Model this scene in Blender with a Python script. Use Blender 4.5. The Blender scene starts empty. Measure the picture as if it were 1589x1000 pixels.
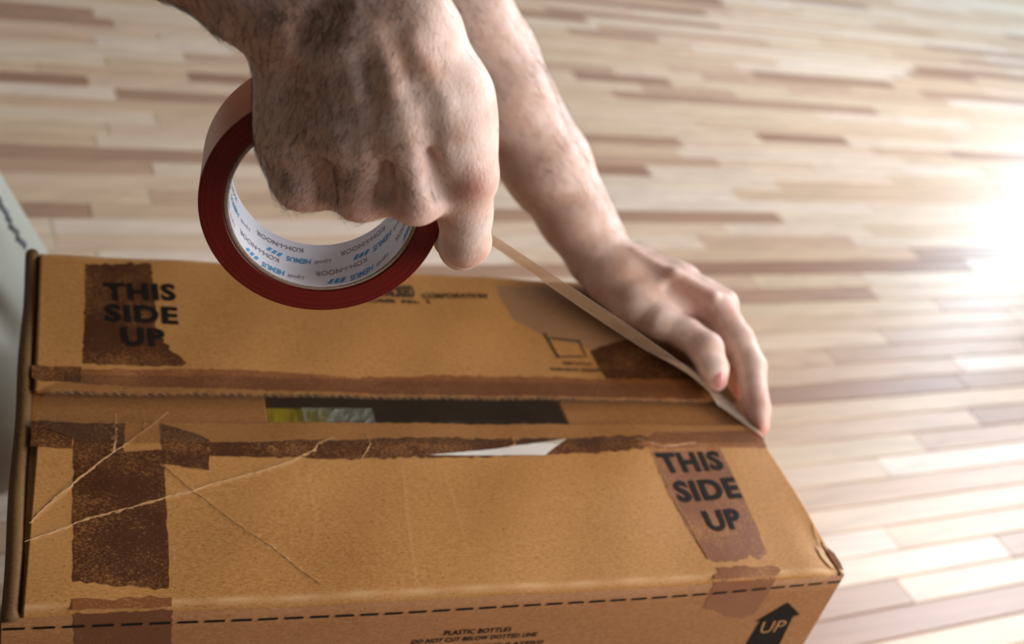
import bpy, bmesh, math, random
import numpy as np
from mathutils import Vector, Matrix

# ------------------------------------------------------------------ camera, light, exposure
F = 1817.14                                    # focal length in pixels of the 1589 px wide frame
R = np.array([[0.92982776, 0.03675713, 0.36615468],
              [-0.27197902, -0.60160227, 0.75106732],
              [0.24788656, -0.79794963, -0.54938933]])     # camera axes (right, down, forward) -> world
O = np.array([0.01226151, -0.36581644, 0.43556055])
FLOOR = -0.32
sc = bpy.context.scene
col = sc.collection
cam = bpy.data.cameras.new('camera')
cam.sensor_width = 36
cam.lens = F * 36 / 1589
cam.clip_start = 0.02
cam.dof.use_dof = True
cam.dof.focus_distance = 0.51
cam.dof.aperture_fstop = 8.0
co = bpy.data.objects.new('camera', cam)
col.objects.link(co)
M = Matrix([[R[i, 0], -R[i, 1], -R[i, 2]] for i in range(3)]).to_4x4()
M.translation = Vector(O)
co.matrix_world = M
sc.camera = co
sc.view_settings.view_transform = 'Standard'
sc.view_settings.look = 'None'
sc.view_settings.exposure = 0.0
sc.view_settings.gamma = 1.0
sc.view_settings.use_curve_mapping = False
w = bpy.data.worlds.new('sky')
sc.world = w
w.use_nodes = True
w.node_tree.nodes['Background'].inputs[0].default_value = (1.0, 0.95, 0.88, 1)
w.node_tree.nodes['Background'].inputs[1].default_value = 0.05


def area(name, loc, target, sx, sy, power, color):
    l = bpy.data.lights.new(name, 'AREA')
    l.shape = 'RECTANGLE'
    l.size, l.size_y = sx, sy
    l.energy = power
    l.color = color
    o = bpy.data.objects.new(name, l)
    col.objects.link(o)
    o.location = loc
    o.rotation_euler = (Vector(target) - Vector(loc)).to_track_quat('-Z', 'Y').to_euler()
    return o


area('window_daylight', (3.27, 2.16, 0.66), (0.9, 1.6, -0.3), 0.85, 0.9, 42, (0.66, 0.84, 1.0))
area('wide_window_daylight', (2.27, 1.08, 0.78), (0.8, 1.3, -0.32), 0.76, 1.0, 38, (0.93, 0.95, 1.0))  # added lamp to brighten the floor behind the box, no known window
area('side_window_daylight', (1.22, -0.40, 0.52), (0.0, 0.1, 0.45), 0.9, 0.75, 20.5, (1.0, 0.97, 0.96))  # added lamp for the right-to-left falloff over box and hands
area('room_window_daylight', (1.9, -1.5, 1.5), (0.3, 0.2, 0.0), 1.2, 1.2, 8, (1.0, 0.98, 0.95))  # added weak fill from behind the camera, no window built for it

# ------------------------------------------------------------------ helpers


def lin(c):
    return tuple((x / 12.92 if x <= .04045 else ((x + .055) / 1.055) ** 2.4) for x in [v / 255 for v in c]) + (1,)


def ray(p):
    d = R @ np.array([(p[0] - 794.5) / F, (p[1] - 500) / F, 1.0])
    return d / np.linalg.norm(d)


def P(px, py, d):
    return O + R @ (np.array([(px - 794.5) / F, (py - 500) / F, 1.0]) * d)


def top(p, z=0.0):
    r = ray(p)
    return O + r * ((z - O[2]) / r[2])


def front(p, y=0.0):
    r = ray(p)
    return O + r * ((y - O[1]) / r[1])


def tag(o, label=None, cat=None, group=None, kind=None):
    if label: o['label'] = label
    if cat: o['category'] = cat
    if group: o['group'] = group
    if kind: o['kind'] = kind
    return o


def empty(name, loc, label=None, cat=None, **k):
    o = bpy.data.objects.new(name, None)
    o.empty_display_size = 0.02
    col.objects.link(o)
    o.location = loc
    return tag(o, label, cat, **k)


def mesh_obj(name, v, f, mat, parent=None, smooth=False, attrs=None):
    me = bpy.data.meshes.new(name)
    v = np.asarray(v, float)
    root = parent
    while root is not None and root.parent is not None: root = root.parent
    if root is not None and root.type == 'EMPTY':
        v = v - np.array(root.location)
    me.from_pydata(v.tolist(), [], f if isinstance(f, list) else f.tolist())
    if mat: me.materials.append(mat)
    if smooth: me.shade_smooth()
    for an, data in (attrs or {}).items():
        a = me.attributes.new(an, 'FLOAT_COLOR' if data.ndim == 2 else 'FLOAT', 'POINT')
        if data.ndim == 2:
            a.data.foreach_set('color', data.astype(np.float32).ravel())
        else:
            a.data.foreach_set('value', data.astype(np.float32).ravel())
    me.update()
    o = bpy.data.objects.new(name, me)
    col.objects.link(o)
    if parent is not None: o.parent = parent
    return o


def box_vf(x0, x1, y0, y1, z0, z1):
    v = [(x, y, z) for x in (x0, x1) for y in (y0, y1) for z in (z0, z1)]
    f = [(0, 1, 3, 2), (4, 6, 7, 5), (0, 4, 5, 1), (2, 3, 7, 6), (0, 2, 6, 4), (1, 5, 7, 3)]
    return v, f


class NT:
    """tiny node helper"""
    def __init__(s, name):
        s.m = bpy.data.materials.new(name)
        s.m.use_nodes = True
        s.t = s.m.node_tree
        s.b = s.t.nodes['Principled BSDF']

    def n(s, kind, **k):
        nd = s.t.nodes.new(kind)
        for a, b in k.items():
            if a.startswith('i_'):
                nd.inputs[a[2:].replace('_', ' ')].default_value = b
            else:
                setattr(nd, a, b)
        return nd

    def l(s, a, b):
        s.t.links.new(a, b)

    def coord(s, scale=(1, 1, 1), out='Object'):
        c = s.n('ShaderNodeTexCoord')
        m = s.n('ShaderNodeMapping')
        m.inputs['Scale'].default_value = scale
        s.l(c.outputs[out], m.inputs[0])
        return m.outputs[0]

    def noise(s, vec, scale, detail=4, rough=.55):
        nd = s.n('ShaderNodeTexNoise')
        nd.inputs['Scale'].default_value = scale
        nd.inputs['Detail'].default_value = detail
        nd.inputs['Roughness'].default_value = rough
        s.l(vec, nd.inputs['Vector'])
        return nd.outputs['Fac']

    def ramp(s, fac, stops):
        nd = s.n('ShaderNodeValToRGB')
        e = nd.color_ramp.elements
        while len(e) < len(stops): e.new(.5)
        for el, (p, c) in zip(e, stops):
            el.position = p
            el.color = c
        s.l(fac, nd.inputs[0])
        return nd.outputs[0]

    def mix(s, fac, a, b, mode='MIX'):
        nd = s.n('ShaderNodeMix', data_type='RGBA', blend_type=mode)
        for sock, v in ((nd.inputs[0], fac), (nd.inputs[6], a), (nd.inputs[7], b)):
            if hasattr(v, 'links'): s.l(v, sock)
            else: sock.default_value = v
        return nd.outputs[2]

    def bump(s, h, strength, dist=.001):
        nd = s.n('ShaderNodeBump')
        nd.inputs['Strength'].default_value = strength
        nd.inputs['Distance'].default_value = dist
        s.l(h, nd.inputs['Height'])
        s.l(nd.outputs[0], s.b.inputs['Normal'])
        return nd

    def attr(s, name):
        nd = s.n('ShaderNodeAttribute')
        nd.attribute_name = name
        return nd


def simple(name, c, rough=.5, **k):
    t = NT(name)
    t.b.inputs['Base Color'].default_value = lin(c)
    t.b.inputs['Roughness'].default_value = rough
    for a, v in k.items():
        t.b.inputs[a.replace('_', ' ')].default_value = v
    return t.m


# ------------------------------------------------------------------ materials
def cardboard(name, base, dark, light):
    t = NT(name)
    c = t.coord()
    big = t.noise(c, 14, 3)
    fib = t.noise(t.coord((1, 2.2, 2.2)), 420, 4, .7)
    spk = t.noise(c, 900, 2, .6)
    a = t.ramp(big, [(.3, lin(dark)), (.7, lin(base))])
    b = t.mix(t.ramp(fib, [(.38, (0, 0, 0, 1)), (.72, (1, 1, 1, 1))]), a, lin(light))
    sp = t.ramp(spk, [(.30, (1, 1, 1, 1)), (.37, (0, 0, 0, 1))])
    b2 = t.mix(sp, b, lin(tuple(x * .72 for x in dark)))
    wear = t.attr('wear').outputs['Fac']
    b3 = t.mix(wear, b2, lin((214, 172, 122)))
    t.l(b3, t.b.inputs['Base Color'])
    t.b.inputs['Roughness'].default_value = .62
    t.b.inputs['Specular IOR Level'].default_value = .35
    t.bump(fib, .10, .0004)
    return t.m


M_CARD = cardboard('kraft_cardboard', (182, 128, 66), (167, 113, 53), (200, 148, 88))
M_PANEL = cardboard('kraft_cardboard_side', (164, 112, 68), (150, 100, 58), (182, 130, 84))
M_CORE = cardboard('grey_board', (150, 128, 108), (128, 108, 90), (172, 150, 130))


def residue(name, dark, mid, lo=.45, hi=.6, fib=(179, 122, 68), rough=.5):
    t = NT(name)
    c = t.coord()
    cl = t.noise(c, 22, 3, .6)
    fb = t.noise(t.coord((1, 1.6, 1.6)), 650, 4, .75)
    add = t.n('ShaderNodeMath', operation='MULTIPLY_ADD')
    t.l(cl, add.inputs[0]); add.inputs[1].default_value = .55; t.l(fb, add.inputs[2])
    base = t.mix(t.noise(c, 60, 3), lin(dark), lin(mid))
    k = t.ramp(add.outputs[0], [(lo + .32, (0, 0, 0, 1)), (hi + .32, (1, 1, 1, 1))])
    t.l(t.mix(k, base, lin(fib)), t.b.inputs['Base Color'])
    t.b.inputs['Roughness'].default_value = rough
    t.b.inputs['Specular IOR Level'].default_value = .22
    t.bump(fb, .5, .0005)
    return t.m


M_RES_DARK = residue('dark_tape_residue', (62, 31, 9), (88, 48, 16), .46, .72, (172, 118, 64), .68)
M_RES_MID = residue('mid_tape_residue', (120, 70, 34), (142, 86, 46), .46, .70, (182, 126, 74), .6)
M_RES_FRESH = residue('brown_packing_tape', (136, 84, 54), (150, 98, 66), .6, .85, (172, 122, 84), .35)
M_INK = simple('black_ink', (22, 16, 13), .7, Specular_IOR_Level=.2)
M_INK_SOFT = simple('worn_black_ink', (62, 44, 28), .6)
M_KNOCK = simple('bare_kraft_lettering', (178, 128, 82), .6)
M_PAPER = simple('white_paper', (226, 220, 212), .6)


def thin_film(name, tint, fac, rough=.12, body=(.5, .36, .24, 1), edge=.3):
    t = NT(name)
    nd = t.t.nodes
    tr = t.n('ShaderNodeBsdfTransparent')
    tr.inputs[0].default_value = tint
    t.b.inputs['Base Color'].default_value = body
    t.b.inputs['Roughness'].default_value = rough
    mx = t.n('ShaderNodeMixShader')
    c = t.coord((1, 3, 1))
    ns = t.noise(c, 45, 3, .6)
    t.bump(ns, .35, .002)
    lw = t.n('ShaderNodeLayerWeight')
    lw.inputs['Blend'].default_value = .35
    ma = t.n('ShaderNodeMath', operation='MULTIPLY_ADD')
    t.l(lw.outputs['Fresnel'], ma.inputs[0]); ma.inputs[1].default_value = edge; ma.inputs[2].default_value = fac
    t.l(ma.outputs[0], mx.inputs[0])
    t.l(tr.outputs[0], mx.inputs[1]); t.l(t.b.outputs[0], mx.inputs[2])
    t.l(mx.outputs[0], nd['Material Output'].inputs[0])
    return t.m


M_FILM = thin_film('clear_packing_tape', (.98, .94, .88, 1), .09, .28, (.30, .21, .14, 1), .3)
M_TAIL = thin_film('stretched_clear_tape', (.95, .88, .82, 1), .16, .15, (.92, .82, .70, 1), .3)
M_POUCH = thin_film('clear_crinkled_plastic', (.9, .95, .93, 1), .22, .08, (.7, .8, .78, 1), .6)


def skin_mat():
    t = NT('skin')
    c = t.coord()
    mott = t.noise(c, 75, 4, .6)
    base = t.ramp(mott, [(.30, lin((208, 170, 152))), (.5, lin((226, 197, 182))), (.72, lin((234, 212, 202)))])
    red = t.attr('red').outputs['Fac']
    tan = t.attr('tan').outputs['Fac']
    b = t.mix(red, base, lin((206, 116, 98)))
    b = t.mix(tan, b, lin((178, 118, 82)))
    t.l(b, t.b.inputs['Base Color'])
    t.b.inputs['Subsurface Weight'].default_value = .12
    t.b.inputs['Subsurface Radius'].default_value = (.006, .0022, .001)
    t.b.inputs['Subsurface Scale'].default_value = .6
    t.b.inputs['Roughness'].default_value = .5
    t.b.inputs['Specular IOR Level'].default_value = .42
    fine = t.n('ShaderNodeTexVoronoi', feature='DISTANCE_TO_EDGE')
    fine.inputs['Scale'].default_value = 520
    t.l(t.coord((1.0, 1.0, .55)), fine.inputs['Vector'])
    wr = t.noise(t.coord((1, 1, .35)), 210, 5, .65)
    ad = t.n('ShaderNodeMath', operation='MULTIPLY_ADD')
    t.l(fine.outputs[0], ad.inputs[0]); ad.inputs[1].default_value = .8; t.l(wr, ad.inputs[2])
    t.bump(ad.outputs[0], .26, .0009)
    return t.m


M_SKIN = skin_mat()
M_HAIR = simple('dark_body_hair', (38, 24, 17), .5)
M_NAIL = simple('fingernail', (214, 146, 142), .3)

# ------------------------------------------------------------------ floor and room (structure)
rng = random.Random(4)
TH = math.radians(6.487)
ex = np.array([math.cos(TH), math.sin(TH)])
ey = np.array([-math.sin(TH), math.cos(TH)])


def floor_mat(name, c):
    t = NT(name)
    oi = t.n('ShaderNodeObjectInfo')
    g = t.n('ShaderNodeTexCoord')
    mp = t.n('ShaderNodeMapping'); mp.inputs['Scale'].default_value = (2.5, 60, 1)
    va = t.n('ShaderNodeVectorMath', operation='ADD')
    t.l(g.outputs['Object'], mp.inputs[0]); t.l(mp.outputs[0], va.inputs[0]); t.l(oi.outputs['Location'], va.inputs[1])
    n1 = t.noise(va.outputs[0], 1.6, 4, .6)
    d = tuple(x * .86 for x in c)
    t.l(t.ramp(n1, [(.3, lin(d)), (.65, lin(c))]), t.b.inputs['Base Color'])
    t.b.inputs['Roughness'].default_value = .36
    t.b.inputs['Specular IOR Level'].default_value = .5
    t.b.inputs['Coat Weight'].default_value = .0
    t.b.inputs['Coat Roughness'].default_value = .3
    return t.m


TONES = [(226, 200, 174), (218, 189, 160), (200, 167, 142), (232, 211, 188), (182, 147, 124), (222, 197, 168), (236, 217, 199), (170, 133, 111), (210, 179, 153)]
FM = [floor_mat('oak_strip_tone', c) for c in TONES]
M_GAP = simple('floor_joint', (92, 66, 46), .7)

floor = mesh_obj('floor', *box_vf(-2.6, 3.3, -1.6, 3.9, FLOOR - .03, FLOOR - .0035), M_GAP)
tag(floor, kind='structure')
SW = .033
pm = []
for m in FM:                                     # one bevelled unit strip (1 m long) per tone
    b = .0012
    vs, fs = [], []
    for z, i in ((-.004, 0), (-b, 0), (0, b)):
        for x, y in ((i, i), (1 - i, i), (1 - i, SW - i - .0006), (i, SW - i - .0006)):
            vs.append((x, y, z))
    for k in (0, 4):
        for j in range(4):
            fs.append((k + j, k + (j + 1) % 4, k + 4 + (j + 1) % 4, k + 4 + j))
    fs.append((8, 9, 10, 11))
    me = bpy.data.meshes.new('plank')
    me.from_pydata(vs, [], fs)
    me.materials.append(m)
    pm.append(me)
planks = []
for r in range(-44, 118):
    u = -2.7 + rng.uniform(-.5, 0)
    v = r * SW
    last = 0
    while u < 4.0:
        L = rng.choice([.2, .28, .36, .42, .5, .6])
        t = rng.choice([0, 0, 1, 1, 2, 3, 3, 4, 5, 5, 6, 7, 8])
        if t == last: t = (t + 3) % 9
        last = t
        c = ex * u + ey * v
        e = ex * (u + L) + ey * v
        if -2.6 < c[0] and e[0] < 3.28 and -1.55 < min(c[1], e[1]) and max(c[1], e[1]) < 3.85:
            mid = (c + e) / 2
            q = R.T @ (np.array([mid[0], mid[1], FLOOR]) - O)
            s = None
            if q[2] > .1:
                s = q[:2] / q[2] * F + [794.5, 500]
            vis = 0
            if s is not None and -250 < s[0] < 1850 and -60 < s[1] < 1060:
                inbox = (-.01 < mid[0] < .45 and 0 < mid[1] < .28)
                # hidden behind the carton
                w2 = O + (np.array([mid[0], mid[1], FLOOR]) - O) * (O[2] / (O[2] - FLOOR))
                hid = (0.02 < w2[0] < .42 and -.2 < w2[1] < .26) or inbox
                vis = 0 if hid else L / q[2] ** 2
            planks.append((vis, c, L, t))
        u += L
planks.sort(key=lambda p: -p[0])
SH = 6
for i, (vis, c, L, t) in enumerate(planks[:290]):
    o = bpy.data.objects.new('plank', pm[t])
    o.location = (c[0], c[1], FLOOR + rng.uniform(-.0002, 0))
    o.rotation_euler = (0, 0, TH)
    o.scale = (L - .0006, 1, 1)
    o.parent = floor
    col.objects.link(o)
vs, fs, mi = [], [], []
for (vis, c, L, t) in planks[290:]:
    b0 = len(vs)
    for vv in pm[t].vertices:
        p = c + ex * vv.co.x * L + ey * vv.co.y
        vs.append((p[0], p[1], FLOOR + vv.co.z))
    for pl in pm[t].polygons:
        fs.append(tuple(b0 + k for k in pl.vertices)); mi.append(t)
rest = mesh_obj('remaining_planks', vs, fs, None, floor)
for m in FM: rest.data.materials.append(m)
rest.data.polygons.foreach_set('material_index', mi)
tag(rest, kind='stuff')

M_WALL = simple('grey_beige_wall_paint', (178, 168, 154), .8)


def multi_box(name, boxes, mat, parent=None, **k):
    vs, fs = [], []
    for b in boxes:
        v, f = box_vf(*b)
        n = len(vs)
        vs += v; fs += [tuple(n + i for i in q) for q in f]
    return mesh_obj(name, vs, fs, mat, parent)


WZ = FLOOR
wr = multi_box('wall_right', [(1.25, 1.4, -1.6, -.90, WZ, 2.2), (1.25, 1.4, .10, .20, WZ, 2.2), (1.4, 2.45, .08, .20, WZ, 2.2),  # steps inward only to carry the frames of the added lamps
                              (1.25, 1.4, -.90, .10, WZ, .06), (1.25, 1.4, -.90, .10, .94, 2.2),
                              (2.3, 2.45, .2, .66, WZ, 2.2), (2.3, 2.45, 1.48, 1.54, WZ, 2.2), (2.45, 3.45, 1.44, 1.54, WZ, 2.2),
                              (2.3, 2.45, .66, 1.48, WZ, .22), (2.3, 2.45, .66, 1.48, 1.32, 2.2),
                              (3.3, 3.45, 1.54, 1.75, WZ, 2.2), (3.3, 3.45, 2.6, 3.9, WZ, 2.2),
                              (3.3, 3.45, 1.75, 2.6, WZ, .2), (3.3, 3.45, 1.75, 2.6, 1.25, 2.2)], M_WALL)
tag(wr, kind='structure')
tag(multi_box('wall_left', [(-2.75, -2.6, -1.6, 4.05, WZ, 2.2)], M_WALL), kind='structure')
tag(multi_box('ceiling', [(-2.75, 3.45, -1.6, 4.05, 2.2, 2.3)], M_WALL), kind='structure')
tag(multi_box('wall_back', [(-2.6, 3.45, 3.9, 4.05, WZ, 2.2)], M_WALL), kind='structure')
M_WHITE = simple('white_frame', (235, 235, 232), .4)
for k_, (wx, ya, yb, za, zb) in enumerate(((3.3, 1.75, 2.6, .2, 1.25), (2.3, .66, 1.48, .22, 1.32), (1.25, -.90, .10, .06, .94))):  # first frame goes with the floor glare, the other two dress added lamps
    tag(multi_box('window_%d' % (k_ + 1), [(wx, wx + .06, ya, ya + .05, za, zb), (wx, wx + .06, yb - .05, yb, za, zb), (wx, wx + .06, (ya + yb) / 2 - .03, (ya + yb) / 2 + .03, za, zb),
                               (wx, wx + .06, ya, yb, za, za + .05), (wx, wx + .06, ya, yb, zb - .05, zb)], M_WHITE), kind='structure')
tag(multi_box('baseboard_back', [(-2.6, 3.3, 3.885, 3.9, WZ, WZ + .07)], M_WHITE), kind='structure')
tag(multi_box('baseboard_right', [(3.285, 3.3, 1.54, 3.885, WZ, WZ + .07)], M_WHITE), kind='structure')

# ------------------------------------------------------------------ the carton
LX, LY = .4415, .2825
carton = empty('cardboard_box', (.22, .14, FLOOR), 'large worn brown cardboard box with taped flaps and THIS SIDE UP lettering', 'box')
CREASE = [  # pale worn creases on the near flap, pixels (x, y, half width mm, strength)
    [(38, 842, .8, .6), (80, 826, .9, .8), (140, 803, 1.0, .9), (200, 790, 1.0, .9), (262, 772, 1.0, .9), (330, 752, 1.0, .8), (400, 733, 1.0, .9), (450, 717, 1.1, .9), (487, 700, 1.2, .9), (495, 688, .9, .8), (516, 680, .8, .7)],
    [(45, 812, .7, .4), (75, 783, 1.1, .7), (110, 752, 1.3, .9), (150, 722, 1.3, .9), (176, 703, 1.2, .9), (178, 680, .9, .7), (180, 640, .7, .6)],
    [(176, 703, .6, .6), (225, 668, .5, .6), (262, 640, .5, .5)],
    [(140, 648, .5, .5), (178, 676, .5, .5)],
    [(252, 722, .4, .7), (300, 762, .4, .7), (360, 808, .45, .7), (430, 855, .45, .8), (500, 905, .4, .6)],
    [(622, 715, .5, .3), (632, 800, .6, .4), (646, 905, .5, .4)],
    [(690, 735, .5, .25), (712, 800, .6, .35), (728, 860, .5, .3)],
    [(478, 735, .7, .25), (490, 800, .8, .3), (485, 860, .8, .2)],
    [(225, 640, .4, .5), (222, 668, .4, .5)],
    [(560, 712, .7, .5), (575, 690, .7, .6), (568, 676, .7, .5)],
    [(778, 700, .6, .5), (800, 690, .7, .6), (796, 677, .6, .5)],
    [(985, 682, 1.2, .5), (1030, 694, 1.2, .4), (1080, 687, 1.2, .4)],
    [(1290, 868, 1.6, .8), (1272, 842, 1.6, .8), (1262, 812, 1.3, .5)],
    [(1010, 700, .5, .5), (1040, 765, .5, .6), (1070, 815, .5, .5), (1100, 868, .5, .4)],
]
CR = []
for pl in CREASE:
    w_ = [top(p[:2])[:2] for p in pl]
    for (a, b, pa, pb) in zip(w_[:-1], w_[1:], pl[:-1], pl[1:]):
        CR.append((a, b, pa[2] * 1e-3, pb[2] * 1e-3, pa[3], pb[3]))


def crease_field(xy):
    out = np.zeros(len(xy))
    wob = .0006 * np.sin(xy[:, 0] * 900 + np.sin(xy[:, 1] * 700) * 2) + .0005 * np.sin(xy[:, 1] * 1300 + xy[:, 0] * 400)
    q = xy + wob[:, None]
    for a, b, wa, wb, sa, sb in CR:
        d = b - a
        t = np.clip(((q - a) @ d) / (d @ d), 0, 1)
        dist = np.linalg.norm(q - a - t[:, None] * d, axis=1)
        ww = wa + (wb - wa) * t
        ss = sa + (sb - sa) * t
        out = np.maximum(out, ss * np.exp(-(dist / ww) ** 2))
    return out


def sag(x, y):
    """height of the bowed top: the fold dips a little mid-length, the flap's inner edge too"""
    u = np.clip(x / LX, 0, 1)
    return -.0019 * np.sin(np.pi * u) * np.exp(-np.clip(y, 0, 1) / .045) \
        + .0004 * np.sin(x * 37 + y * 60) + .0003 * np.sin(x * 90 - y * 45)


def height(x, y):
    xy = np.stack([x, y], 1)
    near = y < .135
    h = sag(x, y)
    h = h + np.where(near, .00035 * crease_field(xy), 0)
    # crushed corner at the right end of the fold
    c = top((1290, 862))
    d = np.hypot((x - c[0]) / .012, (y - c[1]) / .03)
    return h - .0028 * np.exp(-d ** 2)


NEAR_IN, FAR_IN = .1262, .1500
THK = .0032


def flap(name, y_lo, y_hi, nx, ny, zoff, xl, xr, fold):
    """a corrugated flap: dense upper skin, lower skin, closed rim; the outer edge folds over"""
    us = np.linspace(0, 1, nx)
    rows = []
    prof = []
    if fold < 0:      # near flap: fold at y=0 going down the front
        for a in np.linspace(math.pi / 2, 0, 7)[:-1]:
            prof.append((y_lo + .0035 - .0035 * math.sin(a), -.0035 + .0035 * math.cos(a)))
        for y in np.linspace(y_lo + .0035, y_hi, ny): prof.append((y, 0))
    else:
        for y in np.linspace(y_lo, y_hi - .0035, ny): prof.append((y, 0))
        for a in np.linspace(0, math.pi / 2, 7)[1:]:
            prof.append((y_hi - .0035 + .0035 * math.sin(a), -.0035 + .0035 * math.cos(a)))
    prof = np.array(prof)
    X = np.zeros((len(prof), nx)); Y = np.zeros_like(X); Z = np.zeros_like(X)
    for i, (y, dz) in enumerate(prof):
        x0, x1 = xl(y), xr(y)
        X[i] = x0 + (x1 - x0) * us
        Y[i] = y
        Z[i] = dz
    # slightly uneven cut edges
    k = 0 if fold > 0 else -1
    Y[k] += .0003 * np.sin(X[k] * 300) + .0002 * np.sin(X[k] * 811)
    x, y = X.ravel(), Y.ravel()
    z = Z.ravel() + height(x, y) + zoff
    wear = crease_field(np.stack([x, y], 1)) * .6 if fold < 0 else np.zeros(len(x))
    yf = y_lo if fold < 0 else y_hi
    wear = np.maximum(wear, .75 * np.exp(-((np.abs(y - yf) - .003) / .0016) ** 2) * (.7 + .3 * np.sin(x * 210)))
    n = len(x)
    top_v = np.stack([x, y, z], 1)
    bot_v = top_v - [0, 0, THK]
    v = np.vstack([top_v, bot_v])
    f = []
    nr = len(prof)
    for i in range(nr - 1):
        for j in range(nx - 1):
            a = i * nx + j
            f.append((a, a + 1, a + nx + 1, a + nx))
            f.append((n + a, n + a + nx, n + a + nx + 1, n + a + 1))
    rim = [j for j in range(nx)] + [i * nx + nx - 1 for i in range(1, nr)] + [(nr - 1) * nx + j for j in range(nx - 2, -1, -1)] + [i * nx for i in range(nr - 2, 0, -1)]
    for a, b in zip(rim, rim[1:] + rim[:1]):
        f.append((a, n + a, n + b, b))
    return mesh_obj(name, v, f, M_CARD, carton, True, {'wear': np.concatenate([wear, wear * 0])})


def lerp(a, b): return lambda y: a[0] + (b[0] - a[0]) * (y - a[1]) / (b[1] - a[1])


near_flap = flap('flap', 0, NEAR_IN, 520, 150, 0, lerp((.0055, 0), (.0085, .126)), lerp((LX, 0), (LX, .126)), -1)
tag(near_flap, 'near top flap with pale creases')
far_flap = flap('flap', FAR_IN, LY, 260, 60, .0012, lerp((.0055, .15), (.0045, .28)), lerp((LX - .001, .15), (LX - .003, .28)), 1)
tag(far_flap, 'far top flap with small blurred print')

# corrugated inner edge of the far flap: a wavy fluting layer, visible end-on
vs, fs = [], []
n = 700
for i in range(n + 1):
    x = .012 + (LX - .02) * i / n
    z = float(sag(np.array([x]), np.array([FAR_IN]))[0]) + .0012 - .0016 + .0009 * math.sin(i * 2 * math.pi / 8)
    for dy in (-.0006, .004):
        vs.append((x, FAR_IN + dy, z)); vs.append((x, FAR_IN + dy, z - .0004))
for i in range(n):
    a = i * 4
    fs += [(a, a + 4, a + 6, a + 2), (a + 1, a + 3, a + 7, a + 5), (a, a + 1, a + 5, a + 4)]
mesh_obj('fluting', vs, fs, M_CORE, far_flap, True)


def shell(name, boxes, mat=M_PANEL, bevel=0):
    o = multi_box(name, boxes, mat, carton)
    if bevel:
        m = o.modifiers.new('b', 'BEVEL'); m.width = bevel; m.segments = 4
    return o


def panel(name, p0, p1, z0, z1, out, bow, label=None):
    """upright wall of the carton between two floor points; slightly bowed outwards"""
    nx, nz = 90, 24
    p0, p1, out = map(np.array, (p0, p1, out))
    V = []
    for lay in (0, 1):
        for k in range(nz + 1):
            for i in range(nx + 1):
                u, w_ = i / nx, k / nz
                q = p0 + (p1 - p0) * u
                z = z1 + (z0 - z1) * w_
                if abs(out[1]) > .5:
                    z += float(sag(np.array([q[0]]), np.array([0.]))[0]) * (1 - w_) ** 2 if out[1] < 0 else 0
                b = bow * math.sin(math.pi * u) * math.sin(math.pi * min(1, w_ * 1.0))
                q = q + out * (b - lay * THK)
                V.append((q[0], q[1], z))
    n = (nx + 1) * (nz + 1)
    f = []
    for k in range(nz):
        for i in range(nx):
            a = k * (nx + 1) + i
            f += [(a, a + 1, a + nx + 2, a + nx + 1), (n + a, n + a + nx + 1, n + a + nx + 2, n + a + 1)]
    for i in range(nx):
        f += [(i, n + i, n + i + 1, i + 1)]
        a = nz * (nx + 1) + i
        f += [(a, a + 1, n + a + 1, n + a)]
    o = mesh_obj(name, V, f, M_PANEL, carton, True, {'wear': np.zeros(len(V))})
    if label: tag(o, label)
    return o


front_panel = panel('side_panel', (-.003, -.0001), (LX, -.0001), FLOOR, -.0036, (0, -1), .0, 'front panel with dashed cut line')
panel('side_panel', (LX, LY), (0, LY), FLOOR, -.002, (0, 1), .002)
panel('side_panel', (LX, 0), (LX, LY), FLOOR, -.0025, (1, 0), .0)
panel('side_panel', (0, LY), (-.002, 0), FLOOR, -.003, (-1, 0), .001)
shell('bottom', [(0, LX, 0.003, LY - .003, FLOOR, FLOOR + .003)])

# rounded fold of the left end, standing proud of the cut flap ends
vs, fs = [], []
NR = 60
for i in range(NR + 1):
    y = -.001 + (LY + .002) * i / NR
    cx = .0004 + .0004 * math.sin(y * 60)
    zc = -.0045 + .0005 * math.sin(y * 45) + (.002 if i in (NR, NR - 1) else 0)
    for k in range(9):
        a = math.pi * (k / 8)
        vs.append((cx - .0040 * math.cos(a), y, zc + .0046 * math.sin(a)))
for i in range(NR):
    for k in range(8):
        a = i * 9 + k
        fs.append((a, a + 1, a + 10, a + 9))
fs.append(tuple(range(9))[::-1]); fs.append(tuple(range(NR * 9, NR * 9 + 9)))
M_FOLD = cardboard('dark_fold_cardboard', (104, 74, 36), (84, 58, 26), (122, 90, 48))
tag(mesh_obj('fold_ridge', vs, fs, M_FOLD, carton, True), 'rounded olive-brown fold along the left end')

# inner (end) flaps lying under the outer flaps, seen in the seam
xa, xb = top((413, 635), -.006)[0], top((872, 637), -.006)[0]
shell('inner_flap', [(.004, xa, .004, LY - .006, -.0085, -.0055)], M_CARD, .001)
shell('inner_flap', [(xb, LX - .003, .004, LY - .006, -.0085, -.0055)], M_CARD, .001)


# ---------- surface marks on the top
def drape(pts_xy, lift):
    a = np.array(pts_xy)
    far = a[:, 1] > .138
    return np.column_stack([a, height(a[:, 0], a[:, 1]) + np.where(far, .0012, 0) + lift])


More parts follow.
